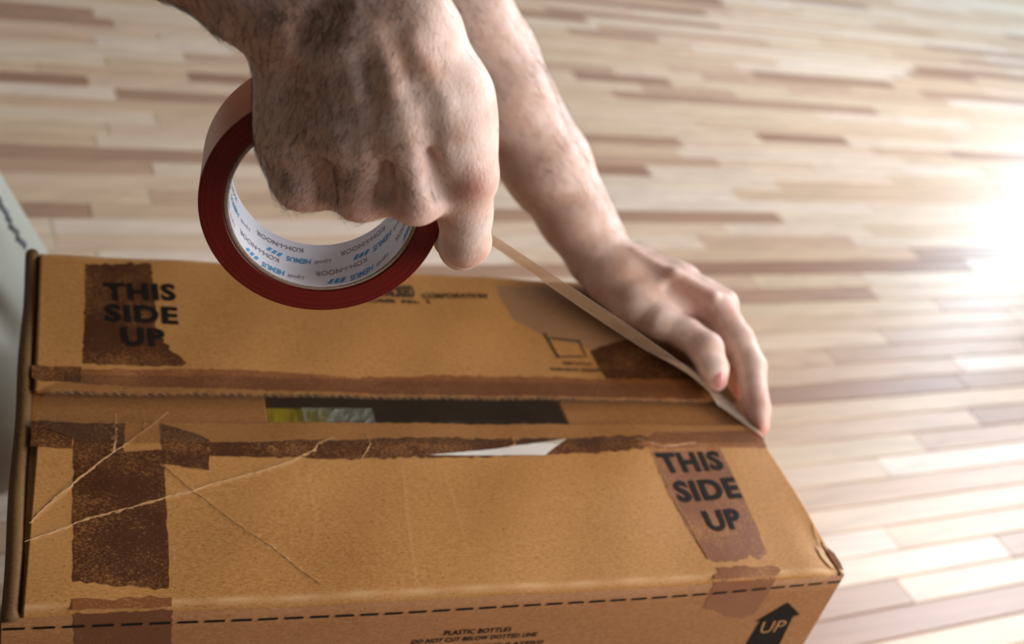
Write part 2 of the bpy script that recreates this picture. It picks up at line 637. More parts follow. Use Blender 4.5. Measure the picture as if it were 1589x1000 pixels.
def fill_poly(loop, step, ragged=0, seed=0):
    """triangulated grid fill of a planar loop (2-D), with optionally ragged rim"""
    r = random.Random(seed)
    pts = []
    for a, b in zip(loop, loop[1:] + loop[:1]):
        rg = ragged
        if len(a) > 2: rg = a[2]
        a_, b_ = np.array(a[:2]), np.array(b[:2])
        L = np.linalg.norm(b_ - a_)
        k = max(1, int(L / (step * .5)))
        nrm = np.array([-(b_ - a_)[1], (b_ - a_)[0]]) / max(L, 1e-9)
        for i in range(k):
            q = a_ + (b_ - a_) * i / k
            j = (r.gauss(0, 1) if i else 0) * rg
            pts.append(q + nrm * j)
    bm = bmesh.new()
    vs_ = [bm.verts.new((p[0], p[1], 0)) for p in pts]
    es = [bm.edges.new((vs_[i], vs_[(i + 1) % len(vs_)])) for i in range(len(vs_))]
    bmesh.ops.triangle_fill(bm, edges=es, use_beauty=True)
    # slice into a grid so it can follow the surface
    xs = [p[0] for p in pts]; ys = [p[1] for p in pts]
    for ax, lo, hi in ((0, min(xs), max(xs)), (1, min(ys), max(ys))):
        c = lo + step
        while c < hi:
            co_ = (c, 0, 0) if ax == 0 else (0, c, 0)
            no = (1, 0, 0) if ax == 0 else (0, 1, 0)
            bmesh.ops.bisect_plane(bm, geom=bm.verts[:] + bm.edges[:] + bm.faces[:], plane_co=co_, plane_no=no)
            c += step
    bm.verts.index_update()
    V = np.array([v.co[:] for v in bm.verts]); Fc = [tuple(v.index for v in f.verts) for f in bm.faces]
    bm.free()
    return V[:, :2], Fc


def patch(name, px, mat, lift=.00012, ragged=.0003, step=.006, seed=1, label=None, thick=None):
    loop = []
    for p in px:
        q = top(p[:2])
        loop.append((q[0], q[1]) + ((p[2],) if len(p) > 2 else ()))
    xy, f = fill_poly(loop, step, ragged, seed)
    V = drape(xy, lift)
    # make the faces point up
    o = mesh_obj(name, V, f, mat, near_flap if V[:, 1].mean() < .138 else far_flap, True)
    if label: tag(o, label)
    return o


RG = .0009
patch('tape_residue', [(132, 412), (133, 470), (128, 567), (282, 572), (290, 567, .0006), (262, 545, .0008), (243, 520, .0006), (240, 470), (234, 412, .0012)], M_RES_DARK, seed=2)
patch('tape_residue', [(94, 400), (94, 450), (92, 566), (128, 566), (131, 450), (132, 404)], M_RES_MID, lift=.00008, seed=3) if False else None
patch('tape_residue', [(49, 569), (49, 588), (60, 594), (126, 597), (126, 572)], M_RES_DARK, seed=4)
patch('tape_residue', [(126, 576), (126, 598), (320, 606), (560, 613), (560, 590), (430, 579), (285, 576)], M_RES_MID, seed=5)
patch('tape_residue', [(560, 587), (560, 613), (820, 618), (1095, 622), (1075, 592), (920, 590), (700, 586)], M_RES_MID, lift=.00014, seed=6, ragged=.0005)
patch('tape_residue', [(914, 546), (940, 590), (1095, 592), (1078, 535), (1010, 525), (960, 532)], M_RES_DARK, seed=7)  # real residue, widened to the right as painted shade under the far hand
patch('faded_tape', [(770, 446, .0005), (772, 462, .0008), (800, 500, .0008), (850, 528, .0005), (925, 546), (1040, 545), (1000, 470), (985, 448)],  # slightly darker, greyer area of the far flap
      residue('faded_matt_tape', (150, 112, 78), (160, 120, 84), .6, .9, (176, 132, 88), .45), lift=.00010, seed=8)
# near flap
patch('tape_residue', [(49, 655), (46, 694), (112, 697), (114, 657)], M_RES_DARK, seed=9)
patch('tape_residue', [(115, 657), (113, 780), (113, 905, .0007), (262, 912, .0003), (262, 850), (257, 760), (254, 722), (215, 722), (200, 712), (192, 700), (195, 657)], M_RES_DARK, seed=10)
patch('tape_residue', [(190, 703), (190, 722), (232, 724), (258, 722), (325, 730), (325, 682), (300, 672, .0008), (265, 662, .0008), (248, 657), (252, 700)], M_RES_DARK, lift=.0002, seed=11)
patch('tape_residue', [(326, 685), (326, 707), (425, 709), (425, 684)], M_RES_DARK, seed=12)
patch('tape_residue', [(425, 684), (425, 709), (520, 712), (700, 711), (850, 706), (1000, 697), (1010, 683), (990, 676), (860, 680), (640, 680), (500, 683)], M_RES_DARK, seed=13, ragged=.0006)
patch('tape_residue', [(1015, 672), (990, 690), (1012, 698), (1190, 695), (1182, 676), (1160, 668)], M_RES_MID, seed=14)
patch('tape_residue', [(1013, 700), (1040, 765), (1062, 810), (1095, 864, .001), (1112, 873, .001), (1192, 860), (1172, 810), (1140, 745), (1117, 697)], residue('rubbed_tape_residue', (120, 72, 46), (140, 90, 58), .44, .62), seed=15)
patch('paper_scrap', [(664, 708), (770, 697), (880, 681), (864, 692), (846, 707)], M_PAPER, lift=.0004, ragged=.0001, seed=16, label='torn white paper scrap')


M_CREASE_ = simple('bare_inner_kraft', (214, 172, 124), .6)
# raised paper creases: narrow ragged ridges of bare, lighter kraft running over flap and residue
M_CREASE = cardboard('bare_crease_kraft', (206, 160, 108), (196, 148, 96), (220, 178, 128))
cr_ = random.Random(3)
for pl in CREASE:
    vs, fs = [], []
    w_ = [top(p[:2])[:2] for p in pl]
    wmul = max(p[3] for p in pl)
    if wmul < .45: continue
    tot = []
    for a, b, pa, pb in zip(w_[:-1], w_[1:], pl[:-1], pl[1:]):
        n_ = max(2, int(np.linalg.norm(b - a) / .0012))
        for i in range(n_):
            t = i / n_
            tot.append((a + (b - a) * t, (pa[2] + (pb[2] - pa[2]) * t) * 1e-3))
    tot.append((w_[-1], .0001)); tot[0] = (tot[0][0], .0001)
    off_ = 0
    for i, (q, hw) in enumerate(tot):
        d = tot[min(i + 1, len(tot) - 1)][0] - tot[max(i - 1, 0)][0]; d = d / np.linalg.norm(d)
        nn = np.array([-d[1], d[0]])
        off_ = off_ * .8 + cr_.gauss(0, .00022)
        hw_ = hw * .38 * cr_.uniform(.5, 1.25)
        q = q + nn * off_
        three = drape([q + nn * hw_, q, q - nn * hw_], .00018)
        three[1, 2] += .00022
        vs += list(three)
    for i in range(len(tot) - 1):
        a = i * 3
        fs += [(a, a + 1, a + 4, a + 3), (a + 1, a + 2, a + 5, a + 4)]
    mesh_obj('crease', vs, fs, M_CREASE, near_flap, True, {'wear': np.zeros(len(vs))})


patch('torn_corner', [(1284, 846), (1296, 856), (1306, 872), (1311, 884), (1302, 879), (1290, 862)], M_RES_MID, lift=.0011, ragged=.0002, seed=31)
patch('torn_corner', [(1268, 845), (1276, 862), (1290, 877), (1298, 880), (1288, 866), (1280, 850)], M_CREASE_, lift=.0009, ragged=.0003, seed=32)


# ---------- lettering
def text_mesh(body, bold=.0, shear=0, spacing=1.0):
    cu = bpy.data.curves.new('t', 'FONT')
    cu.body = body
    cu.offset = bold
    cu.shear = shear
    cu.space_character = spacing
    cu.resolution_u = 3
    ob = bpy.data.objects.new('t', cu)
    col.objects.link(ob)
    bpy.context.view_layer.update()
    me = ob.to_mesh()
    bm = bmesh.new(); bm.from_mesh(me)
    bmesh.ops.triangulate(bm, faces=bm.faces[:])
    bm.verts.index_update()
    V = np.array([v.co[:2] for v in bm.verts]); f = [tuple(v.index for v in fc.verts) for fc in bm.faces]
    bm.free(); ob.to_mesh_clear()
    bpy.data.objects.remove(ob); bpy.data.curves.remove(cu)
    lo, hi = V.min(0), V.max(0)
    return (V - lo) / (hi - lo), f


def bil(uv, q):
    """uv (0..1, v up) into the quad TL, TR, BR, BL"""
    u, v = uv[:, :1], uv[:, 1:2]
    TL, TR, BR, BL = map(np.array, q)
    return (TL * (1 - u) + TR * u) * v + (BL * (1 - u) + BR * u) * (1 - v)


def letter_top(body, q, mat=M_INK, bold=.03, name='lettering', lift=.00045, **k):
    uv, f = text_mesh(body, bold, **k)
    Q = [top(p)[:2] for p in q]
    V = drape(bil(uv, Q), lift)
    return mesh_obj(name, V, f, mat, near_flap if V[:, 1].mean() < .138 else far_flap)


def letter_front(body, q, mat=M_INK, bold=.02, name='lettering', lift=.0004, **k):
    uv, f = text_mesh(body, bold, **k)
    Q = [front(p)[[0, 2]] for p in q]
    a = bil(uv, Q)
    return mesh_obj(name, np.column_stack([a[:, 0], np.full(len(a), -lift), a[:, 1]]), f, mat, front_panel)


letter_top('THIS', [(160, 440), (271, 444), (274, 470), (164, 470)], bold=.042, spacing=1.12)
letter_top('SIDE', [(161, 475), (275, 479), (277, 507), (164, 504)], bold=.042, spacing=1.12)
letter_top('UP', [(187, 512), (254, 514), (258, 541), (190, 542)], bold=.042, spacing=1.12)
letter_top('THIS', [(1015, 704), (1113, 701), (1125, 731), (1033, 735)], bold=.042, spacing=1.12)
letter_top('SIDE', [(1042, 746), (1138, 742), (1153, 774), (1056, 779)], bold=.042, spacing=1.12)
letter_top('UP', [(1088, 793), (1144, 789), (1154, 821), (1104, 826)], bold=.042, spacing=1.12)
letter_front('PLASTIC BOTTLES', [(689, 978.7), (795, 972.6), (794, 979.6), (688, 986.3)], shear=.25, bold=.022, spacing=1.06)
letter_front('DO NOT CUT BELOW DOTTED LINE', [(639, 993), (834.6, 980.7), (833.6, 987.2), (637, 999.8)], shear=.25, bold=.022, spacing=1.06)
letter_front('ALL WEIGHT (LAYERS)', [(684, 1003.5), (843.5, 993), (842.5, 999.5), (682, 1010.5)], shear=.25, bold=.022, spacing=1.06)
# small blurred print on the far flap
letter_top('CORPORATION', [(655, 457), (755, 460), (755, 467), (655, 465)], M_INK_SOFT, .03)
letter_top('PACKED', [(590, 449), (640, 445), (645, 464), (592, 464)], M_INK_SOFT, .05)
letter_top('CASE  No.  1', [(572, 467), (665, 467), (668, 473), (570, 473)], M_INK_SOFT, .05)
letter_top('RECYCLE', [(873, 564), (916, 565), (920, 569), (875, 569)], M_INK_SOFT, .02)
letter_top('THIS BOX AGAIN', [(851, 574), (931, 574), (935, 579), (853, 579)], M_INK_SOFT, .03)
for a, b, wd in (((844, 520), (866, 558), 3.2), ((853, 528), (900, 533), 2.2), ((866, 556), (905, 556), 2), ((897, 533), (910, 556), 1.6)):
    a, b = np.array(a, float), np.array(b, float)
    t = (b - a) / np.linalg.norm(b - a); nn = np.array([-t[1], t[0]]) * wd / 2
    patch('box_symbol', [tuple(a + nn), tuple(b + nn), tuple(b - nn), tuple(a - nn)], M_INK_SOFT, lift=.0004, ragged=0)

# dashed cut line on the front panel
ds = [front((x, y)) for x, y in ((4.4, 976), (38.8, 975))]
x0 = ds[0][0]
pitch, dl = .01242, .0090
ctrl = [(p[0], p[2]) for p in (front(q) for q in ((4, 976), (200, 968.5), (420, 960), (600, 952), (800, 940), (1000, 928.5), (1120, 919.6), (1304, 902)))]
cx_, cz_ = zip(*ctrl)
i = 0
x = x0
while x < LX - .002:
    vs, fs = [], []
    for k in range(4):
        xx = min(x + dl * k / 3, LX - .0003)
        z = float(np.interp(xx, cx_, cz_))
        vs += [(xx + .0002, -.0005, z + .0008), (xx - .0002, -.0005, z - .0008)]
    for k in range(3): fs.append((2 * k, 2 * k + 1, 2 * k + 3, 2 * k + 2))
    mesh_obj('printed_dash', vs, fs, M_INK, front_panel)
    x += pitch
    i += 1

# arrow with knocked-out UP
aw = [front(p) for p in [(1222, 935), (1171, 965), (1179, 963.5), (1150, 1012), (1205, 1009), (1230, 957), (1241, 953)]]
bm = bmesh.new()
av = [bm.verts.new((p[0], -.0004, p[2])) for p in aw]
bm.faces.new(av)
me = bpy.data.meshes.new('arrow'); bm.to_mesh(me); bm.free(); me.materials.append(M_INK)
ar = bpy.data.objects.new('arrow', me); col.objects.link(ar); ar.parent = front_panel
me.transform(Matrix.Translation(-carton.location))
letter_front('UP', [(1184, 964), (1222.5, 961.5), (1211, 979), (1177, 982.5)], M_KNOCK, 0.0, lift=.0007)


# brown tape lapping over the fold onto the front panel
def front_patch(px, mat, seed, lift=.00025, ragged=.0004):
    loop = []
    for p in px:
        q = front(p[:2]); loop.append((q[0], q[2]) + ((p[2],) if len(p) > 2 else ()))
    xy, f = fill_poly(loop, .004, ragged, seed)
    V = np.column_stack([xy[:, 0], np.full(len(xy), -lift), xy[:, 1]])
    # follow the rounded fold
    zt = sag(xy[:, 0], np.zeros(len(xy)))
    t = np.clip((xy[:, 1] - (zt - .0036)) / .0036, 0, 1)
    V[:, 1] += .0035 * (1 - np.sqrt(1 - t ** 2))
    return mesh_obj('tape_residue', V, f, mat, front_panel, True)


front_patch([(113, 954), (117, 1015), (266, 1012), (266, 985), (268, 947)], residue('old_brown_packing_tape', (104, 62, 38), (124, 78, 50), .52, .8, (150, 102, 68), .5), 21, ragged=.0003)
front_patch([(1110, 899), (1103, 915), (1091, 943), (1100, 946, .0005), (1122, 949, .0008), (1130, 956, .0006), (1145, 960, .0004), (1168, 954), (1173, 950), (1196, 915), (1206, 893)], M_RES_FRESH, 22, ragged=.0002)
patch('tape_residue', [(1112, 881, .0008), (1110, 899, .0002), (1206, 894, .0002), (1212, 885), (1208, 880, .0008)], M_RES_MID, seed=23, lift=.0003)
patch('tape_residue', [(113, 931, .0006), (112, 948, .0002), (266, 941, .0002), (267, 926, .0006)], M_RES_MID, seed=24, lift=.0003)

# clear tape over the seam (old strip), sagging between the two flaps
vs, fs = [], []
nx, ny = 260, 22
for j in range(ny + 1):
    for i in range(nx + 1):
        u = i / nx
        x = .010 + (LX - .012) * u
        y = .1085 + (.1635 - .1085) * j / ny
        if u < .05: y = .136 + (y - .136) * (.55 + .45 * u / .05)
        z = float(height(np.array([x]), np.array([y]))[0]) + .0006
        if y > FAR_IN: z += .0012
        elif y > NEAR_IN:
            t = (y - NEAR_IN) / (FAR_IN - NEAR_IN)
            z += .0012 * t - .0012 * math.sin(math.pi * t)
        z += .00025 * math.sin(x * 230 + y * 500) * math.sin(y * 300 + x * 40)
        vs.append((x, y, z))
for j in range(ny):
    for i in range(nx):
        a = j * (nx + 1) + i
        fs.append((a, a + 1, a + nx + 2, a + nx + 1))
tag(mesh_obj('clear_tape', vs, fs, M_FILM, carton, True), 'old clear tape bridging the seam')

# goods inside the box, seen through the seam
M_GREEN = simple('dark_green_plastic', (30, 38, 32), .25)
M_YELL = simple('yellow_plastic', (196, 186, 20), .35)
rr = random.Random(9)


def crumple(name, x0, x1, y0, y1, z, amp, nx, ny, mat, parent=None):
    vs, fs = [], []
    for j in range(ny + 1):
        for i in range(nx + 1):
            e = 0 if i in (0, nx) or j in (0, ny) else 1
            vs.append((x0 + (x1 - x0) * i / nx + e * rr.uniform(-.3, .3) * (x1 - x0) / nx, y0 + (y1 - y0) * j / ny, z + e * rr.uniform(-amp, amp)))
    n = len(vs)
    vs += [(a, b, z - .012) for a, b, c in vs]
    for j in range(ny):
        for i in range(nx):
            a = j * (nx + 1) + i
            fs.append((a, a + 1, a + nx + 2)); fs.append((a, a + nx + 2, a + nx + 1))
            fs.append((n + a, n + a + nx + 1, n + a + nx + 2, n + a + 1))
    rim = list(range(nx + 1)) + [k * (nx + 1) + nx for k in range(1, ny + 1)] + [ny * (nx + 1) + k for k in range(nx - 1, -1, -1)] + [k * (nx + 1) for k in range(ny - 1, 0, -1)]
    for a, b in zip(rim, rim[1:] + rim[:1]): fs.append((a, n + a, n + b, b))
    return mesh_obj(name, vs, fs, mat, parent)


g = empty('plastic_package', (.17, .135, -.03), 'yellow package in crinkled clear plastic, seen through the seam of the box', 'package')
crumple('wrapped_body', xa + .002, .165, .119, .152, -.012, .0006, 12, 3, M_YELL, g)
crumple('clear_wrapper', .150, .192, .112, .150, -.0095, .0028, 14, 9, M_POUCH, g)
g2 = empty('dark_container', (.25, .14, -.06), 'dark green-black plastic container lying inside the box under the seam', 'container')
vs, fs = [], []
for i in range(31):
    x = .155 + (.315 - .155) * i / 30
    for k in range(16):
        a = 2 * math.pi * k / 16
        rr_ = .03 * (1 if 1 < i < 29 else .85 if i in (1, 29) else .6)
        vs.append((x, .138 + rr_ * math.cos(a), -.047 + rr_ * math.sin(a) + .0008 * math.sin(i * 1.3) * math.sin(a)))
for i in range(30):
    for k in range(16):
        a = i * 16 + k; b = i * 16 + (k + 1) % 16
        fs.append((a, b, b + 16, a + 16))
fs.append(tuple(range(16))[::-1]); fs.append(tuple(range(480, 496)))
mesh_obj('bottle_body', vs, fs, M_GREEN, g2, True)
vs, fs = [], []
for i, (x, rad) in enumerate(((.315, .014), (.322, .013), (.323, .016), (.337, .016), (.338, .013))):
    for k in range(16):
        a = 2 * math.pi * k / 16
        vs.append((x, .138 + rad * math.cos(a), -.047 + rad * math.sin(a)))
for i in range(4):
    for k in range(16):
        a = i * 16 + k; b = i * 16 + (k + 1) % 16
        fs.append((a, b, b + 16, a + 16))
fs.append(tuple(range(64, 80)))
mesh_obj('bottle_cap', vs, fs, simple('black_cap', (20, 20, 20), .4), g2, True)

# ------------------------------------------------------------------ tape roll
S = .79
RC = np.array([-0.09861, -0.0596, 0.6114]) * S
rn = np.array([-0.1988, -0.655, 1.0]); rn /= np.linalg.norm(rn)
RO, RI, RW, WD = .06337 * S, .05069 * S, .04819 * S, .048 * S
c_w = O + R @ RC
n_w = R @ rn
a_w = R @ np.cross(rn, [0, 1, 0]); a_w /= np.linalg.norm(a_w)
b_w = np.cross(n_w, a_w)


def ringp(th, ax, rad):
    return c_w + n_w * ax + rad * (math.cos(th) * a_w + math.sin(th) * b_w)


def tube(name, r0, r1, ax0, ax1, mat, parent, seg=160, bev=.0004, sides=None):
    prof = [(r1, ax0 + bev), (r1 - bev, ax0), (r0 + bev, ax0), (r0, ax0 + bev), (r0, ax1 - bev), (r0 + bev, ax1), (r1 - bev, ax1), (r1, ax1 - bev)]
    vs = [ringp(2 * math.pi * i / seg, ax, r) for i in range(seg) for r, ax in prof]
    fs, mi = [], []
    n = len(prof)
    for i in range(seg):
        for k in range(n):
            a = i * n + k; b = i * n + (k + 1) % n; c = ((i + 1) % seg) * n
            fs.append((a, b, c + (k + 1) % n, c + k))
            mi.append(1 if (sides and k == 7) else 0)
    o = mesh_obj(name, vs, fs, mat, parent, True)
    if sides:
        o.data.materials.append(sides)
        o.data.polygons.foreach_set('material_index', mi)
    for p in o.data.polygons: p.use_smooth = True
    md = o.modifiers.new('e', 'EDGE_SPLIT'); md.split_angle = math.radians(30)
    return o


def side_mat():
    t = NT('dark_red_tape_edge')
    c = t.n('ShaderNodeTexCoord')
    # concentric winding lines: distance from the roll's axis
    sub = t.n('ShaderNodeVectorMath', operation='CROSS_PRODUCT')
    t.l(c.outputs['Object'], sub.inputs[0]); sub.inputs[1].default_value = tuple(n_w)
    ln = t.n('ShaderNodeVectorMath', operation='LENGTH')
    t.l(sub.outputs[0], ln.inputs[0])
    n1 = t.n('ShaderNodeTexNoise', noise_dimensions='1D')
    n1.inputs['Scale'].default_value = 1500; n1.inputs['Detail'].default_value = 3
    t.l(ln.outputs['Value'], n1.inputs['W'])
    t.l(t.ramp(n1.outputs['Fac'], [(.3, lin((92, 13, 9))), (.7, lin((122, 24, 16)))]), t.b.inputs['Base Color'])
    t.b.inputs['Roughness'].default_value = .4
    t.b.inputs['Specular IOR Level'].default_value = .3
    t.bump(n1.outputs['Fac'], .15, .0003)
    return t.m


roll = empty('tape_roll', tuple(c_w), 'roll of red-brown packing tape on a white printed core, held in the near hand', 'tape')
M_SIDE = side_mat()
M_OUT = simple('glossy_amber_tape', (186, 108, 56), .35, Specular_IOR_Level=.25)
tube('winding', RI + .0001, RO, 0, WD, M_SIDE, roll, sides=M_OUT)
tube('core', RW + .0004, RI, .0003, WD - .0003, M_CORE, roll)
M_LINER = simple('white_printed_paper', (224, 224, 232), .45)
liner = tube('core_liner', RW, RW + .0004, .0008, WD - .0008, M_LINER, roll, bev=.0001)
M_BLUE = simple('blue_print', (60, 150, 200), .5)
M_GREY = simple('grey_print', (138, 134, 140), .5)


def ring_text(body, th0, ax0, dth, hgt, mat, bold=.02, shear=0, slope=.0):
    uv, f = text_mesh(body, bold, shear=shear)
    # reads upside down from the camera side: text runs with theta, letters' feet point to the camera
    V = [ringp(th0 + dth * u, ax0 - hgt * v + slope * u, RW - .00015) for u, v in uv]
    return mesh_obj('lettering', V, f, mat, liner)


def ring_logo(th0, ax0, s):
    V, f = [], []
    for k in range(3):                       # three leaning bars of the emblem
        q = [(0 + k * .33, 0), (.22 + k * .33, 0), (.42 + k * .33, 1), (.20 + k * .33, 1)]
        n = len(V)
        V += [ringp(th0 + DIR * s * 1.5 * u / RW, ax0 - s * v * .7, RW - .00015) for u, v in q]
        f.append((n, n + 1, n + 2, n + 3))
    return mesh_obj('emblem', V, f, M_BLUE, liner)


# direction of theta that goes right -> left along the bottom of the roll, as seen in the photograph
def proj(p):
    q = R.T @ (np.asarray(p) - O); return q[:2] / q[2] * F + [794.5, 500]


ths = np.linspace(0, 2 * math.pi, 721)
pr = np.array([proj(ringp(t, 0, RW)) for t in ths])
TB = ths[pr[:, 1].argmax()]
DIR = 1 if proj(ringp(TB + .1, 0, RW))[0] < proj(ringp(TB, 0, RW))[0] else -1
SL = .0035                                     # the print runs slightly askew around the core
for i in range(6):
    for row in range(4):
        base_ = TB + DIR * (-.55 + i * math.pi / 3 + (-.30, .0, -.62, -.30)[row])
        a0 = (.0085, .0165, .0245, .0325)[row]
        if row % 2:
            ring_text('KOH-I-NOOR', base_, a0, DIR * .62, .0040, M_GREY, .012, slope=-SL)
        else:
            ring_text('Lipník', base_, a0, DIR * .20, .0042, M_GREY, .0, .3, slope=-SL / 3)
            ring_text('HEMUS', base_ + DIR * .23, a0 - .001, DIR * .30, .0044, M_BLUE, .02, .2, slope=-SL / 2)
            ring_logo(base_ + DIR * .57, a0 - .0025, .0052)

# ------------------------------------------------------------------ tape tail from the roll to the box edge
E_near = top((1184, 682)) + [.0005, 0, .0008]
E_far = E_near + np.array([0, WD, 0])
E_mid = (E_near + E_far) / 2
rel = E_mid - (c_w + n_w * WD / 2)
u_, v_ = rel @ a_w, rel @ b_w
dd = math.hypot(u_, v_); base = math.atan2(v_, u_); off = math.acos(RO / dd)
best = None
for s in (1, -1):
    th = base + s * off
    m = (ringp(th, WD / 2, RO) * .75 + E_mid * .25)
TWS = 1
cands = [base + s * off for s in (1, -1)]
TH0 = min(cands, key=lambda t: np.linalg.norm(proj(ringp(t, WD / 2, RO) * .8 + E_mid * .2) - np.array([790, 385])))
G = P(742, 357, .500)                          # the index finger guides the strip here
S0 = ringp(TH0, WD / 2, RO + .0003)
NS, NW = 70, 8
H = top((1096, 606)) + [0, 0, .0026]
def path(t):
    if t < .15: return S0 + (G - S0) * t / .15
    if t < .85:
        u = (t - .15) / .70
        return G + (H - G) * u
    return H + (E_mid - H) * (t - .85) / .15
vs, fs = [], []
wend = np.array([0, 1.0, 0])
for i in range(NS + 1):
    t = i / NS
    c = path(t)
    lo_, hi_ = (0, .15) if t <= .15 else (.15, .85) if t <= .85 else (.85, 1)
    T = path(min(hi_, t + .01)) - path(max(lo_ + 1e-6, t - .01)); T /= np.linalg.norm(T)
    vw = c - O; vw /= np.linalg.norm(vw)
    e = vw - T * (vw @ T); e /= np.linalg.norm(e)
    side_ = np.cross(e, T)
    tw = .07 + .10 * math.sin(math.pi * min(1, t / .85) ** 1.3)                          # slight twist out of the edge-on position
    we = e * math.cos(tw) + side_ * math.sin(tw) * TWS
    k0 = max(0, 1 - t / .12); k1 = min(1, max(0, (t - .70) / .14)) ** 1.5
    wv = n_w * k0 + we * (1 - k0) * (1 - k1) + wend * k1
    wv /= np.linalg.norm(wv)
    for k in range(NW + 1):
        vs.append(c + wv * WD * (k / NW - .5))
for i in range(NS):
    for k in range(NW):
        a = i * (NW + 1) + k
        fs.append((a, a + 1, a + NW + 2, a + NW + 1))
n0 = len(vs)                                   # last centimetres folded down the right side of the box
for j in range(1, 5):
    for k in range(NW + 1):
        q = k / NW
        p = E_near * (1 - q) + E_far * q
        vs.append(p + np.array([.0008, 0, -.004 * j]))
last = NS * (NW + 1)
rows = [last] + [n0 + j * (NW + 1) for j in range(4)]
for a, b in zip(rows[:-1], rows[1:]):
    for k in range(NW): fs.append((a + k, a + k + 1, b + k + 1, b + k))
tail = mesh_obj('tape_tail', vs, fs, M_TAIL, roll, True)
tag(tail, 'clear strip stretched from the roll to the right edge of the box')
sm = tail.modifiers.new('s', 'SOLIDIFY'); sm.thickness = .00012


# ------------------------------------------------------------------ signed-distance modelling of the body
class SDF:
    def __init__(s, lo, hi, h):
        s.lo = np.array(lo, float); s.h = h
        s.n = np.ceil((np.array(hi) - s.lo) / h).astype(int) + 1
        s.F = np.full(s.n, 1.0, np.float32)

    def sub(s, lo, hi):
        a = np.clip(np.floor((lo - s.lo) / s.h).astype(int), 0, s.n)
        b = np.clip(np.ceil((hi - s.lo) / s.h).astype(int) + 1, 0, s.n)
        if (b <= a).any(): return None
        ax = [s.lo[i] + s.h * np.arange(a[i], b[i]) for i in range(3)]
        X, Y, Z = np.meshgrid(*ax, indexing='ij', sparse=True)
        return (slice(a[0], b[0]), slice(a[1], b[1]), slice(a[2], b[2])), X, Y, Z

    def cone(s, p, q, r1, r2, k, flat=None):
        p, q = np.array(p, float), np.array(q, float)
        m = max(r1, r2) + k + 3 * s.h
        g = s.sub(np.minimum(p, q) - m, np.maximum(p, q) + m)
        if g is None: return
        sl, X, Y, Z = g
        d = q - p; L2 = max(float(d @ d), 1e-12)
        t = np.clip(((X - p[0]) * d[0] + (Y - p[1]) * d[1] + (Z - p[2]) * d[2]) / L2, 0, 1)
        D = np.sqrt((X - p[0] - t * d[0]) ** 2 + (Y - p[1] - t * d[1]) ** 2 + (Z - p[2] - t * d[2]) ** 2) - (r1 + (r2 - r1) * t)
        s.union(sl, D, k)

    def union(s, sl, D, k):
        A = s.F[sl]
        hh = np.maximum(k - np.abs(A - D), 0) / k
        s.F[sl] = np.minimum(A, D) - hh * hh * k * .25

    def carve(s, p, q, r, k):
        """soft groove"""
        p, q = np.array(p, float), np.array(q, float)
        m = r + k + 3 * s.h
        g = s.sub(np.minimum(p, q) - m, np.maximum(p, q) + m)
        if g is None: return
        sl, X, Y, Z = g
        d = q - p; L2 = max(float(d @ d), 1e-12)
        t = np.clip(((X - p[0]) * d[0] + (Y - p[1]) * d[1] + (Z - p[2]) * d[2]) / L2, 0, 1)
        D = r - np.sqrt((X - p[0] - t * d[0]) ** 2 + (Y - p[1] - t * d[1]) ** 2 + (Z - p[2] - t * d[2]) ** 2)
        A = s.F[sl]
        hh = np.maximum(k - np.abs(A - D), 0) / k
        s.F[sl] = np.maximum(A, D) + hh * hh * k * .25

    def mesh(s):
        F_ = s.F; S_ = F_ < 0
        quads, cells_all, pts_all = [], [], []
        n = s.n
        for ax in range(3):
            lo = [slice(None)] * 3; hi = [slice(None)] * 3
            lo[ax] = slice(0, -1); hi[ax] = slice(1, None)
            a = S_[tuple(lo)]; b = S_[tuple(hi)]
            idx = np.argwhere(a != b)
            o1, o2 = [k for k in range(3) if k != ax]
            ok = (idx[:, o1] > 0) & (idx[:, o2] > 0) & (idx[:, o1] < n[o1] - 1) & (idx[:, o2] < n[o2] - 1)
            idx = idx[ok]
            f0 = F_[idx[:, 0], idx[:, 1], idx[:, 2]]
            j = idx.copy(); j[:, ax] += 1
            f1 = F_[j[:, 0], j[:, 1], j[:, 2]]
            t = f0 / (f0 - f1)
            p = idx.astype(float); p[:, ax] += t
            flip = S_[idx[:, 0], idx[:, 1], idx[:, 2]]
            c = []
            for d1, d2 in ((-1, -1), (0, -1), (0, 0), (-1, 0)):
                q = idx.copy(); q[:, o1] += d1; q[:, o2] += d2
                c.append((q[:, 0] * n[1] + q[:, 1]) * n[2] + q[:, 2])
            c = np.array(c).T
            if ax == 1: flip = ~flip
            c[~flip] = c[~flip][:, ::-1]
            quads.append(c); pts_all.append(np.repeat(p, 4, axis=0)); cells_all.append(c.ravel())
        cells = np.concatenate(cells_all); pts = np.concatenate(pts_all)
        u, inv = np.unique(cells, return_inverse=True)
        cnt = np.bincount(inv)
        V = np.stack([np.bincount(inv, pts[:, k]) / cnt for k in range(3)], 1) * s.h + s.lo
        return V, inv.reshape(-1, 4)


def smooth_mesh(V, Q, it, lam=.5):
    e = np.vstack([Q[:, [0, 1]], Q[:, [1, 2]], Q[:, [2, 3]], Q[:, [3, 0]]])
    n = len(V)
    for k in range(it):
        for l in (lam, -lam * 1.04):
            acc = np.stack([np.bincount(e[:, 0], V[e[:, 1], c], n) + np.bincount(e[:, 1], V[e[:, 0], c], n) for c in range(3)], 1)
            ct = np.bincount(e[:, 0], minlength=n) + np.bincount(e[:, 1], minlength=n)
            V = V + l * (acc / ct[:, None] - V)
    return V


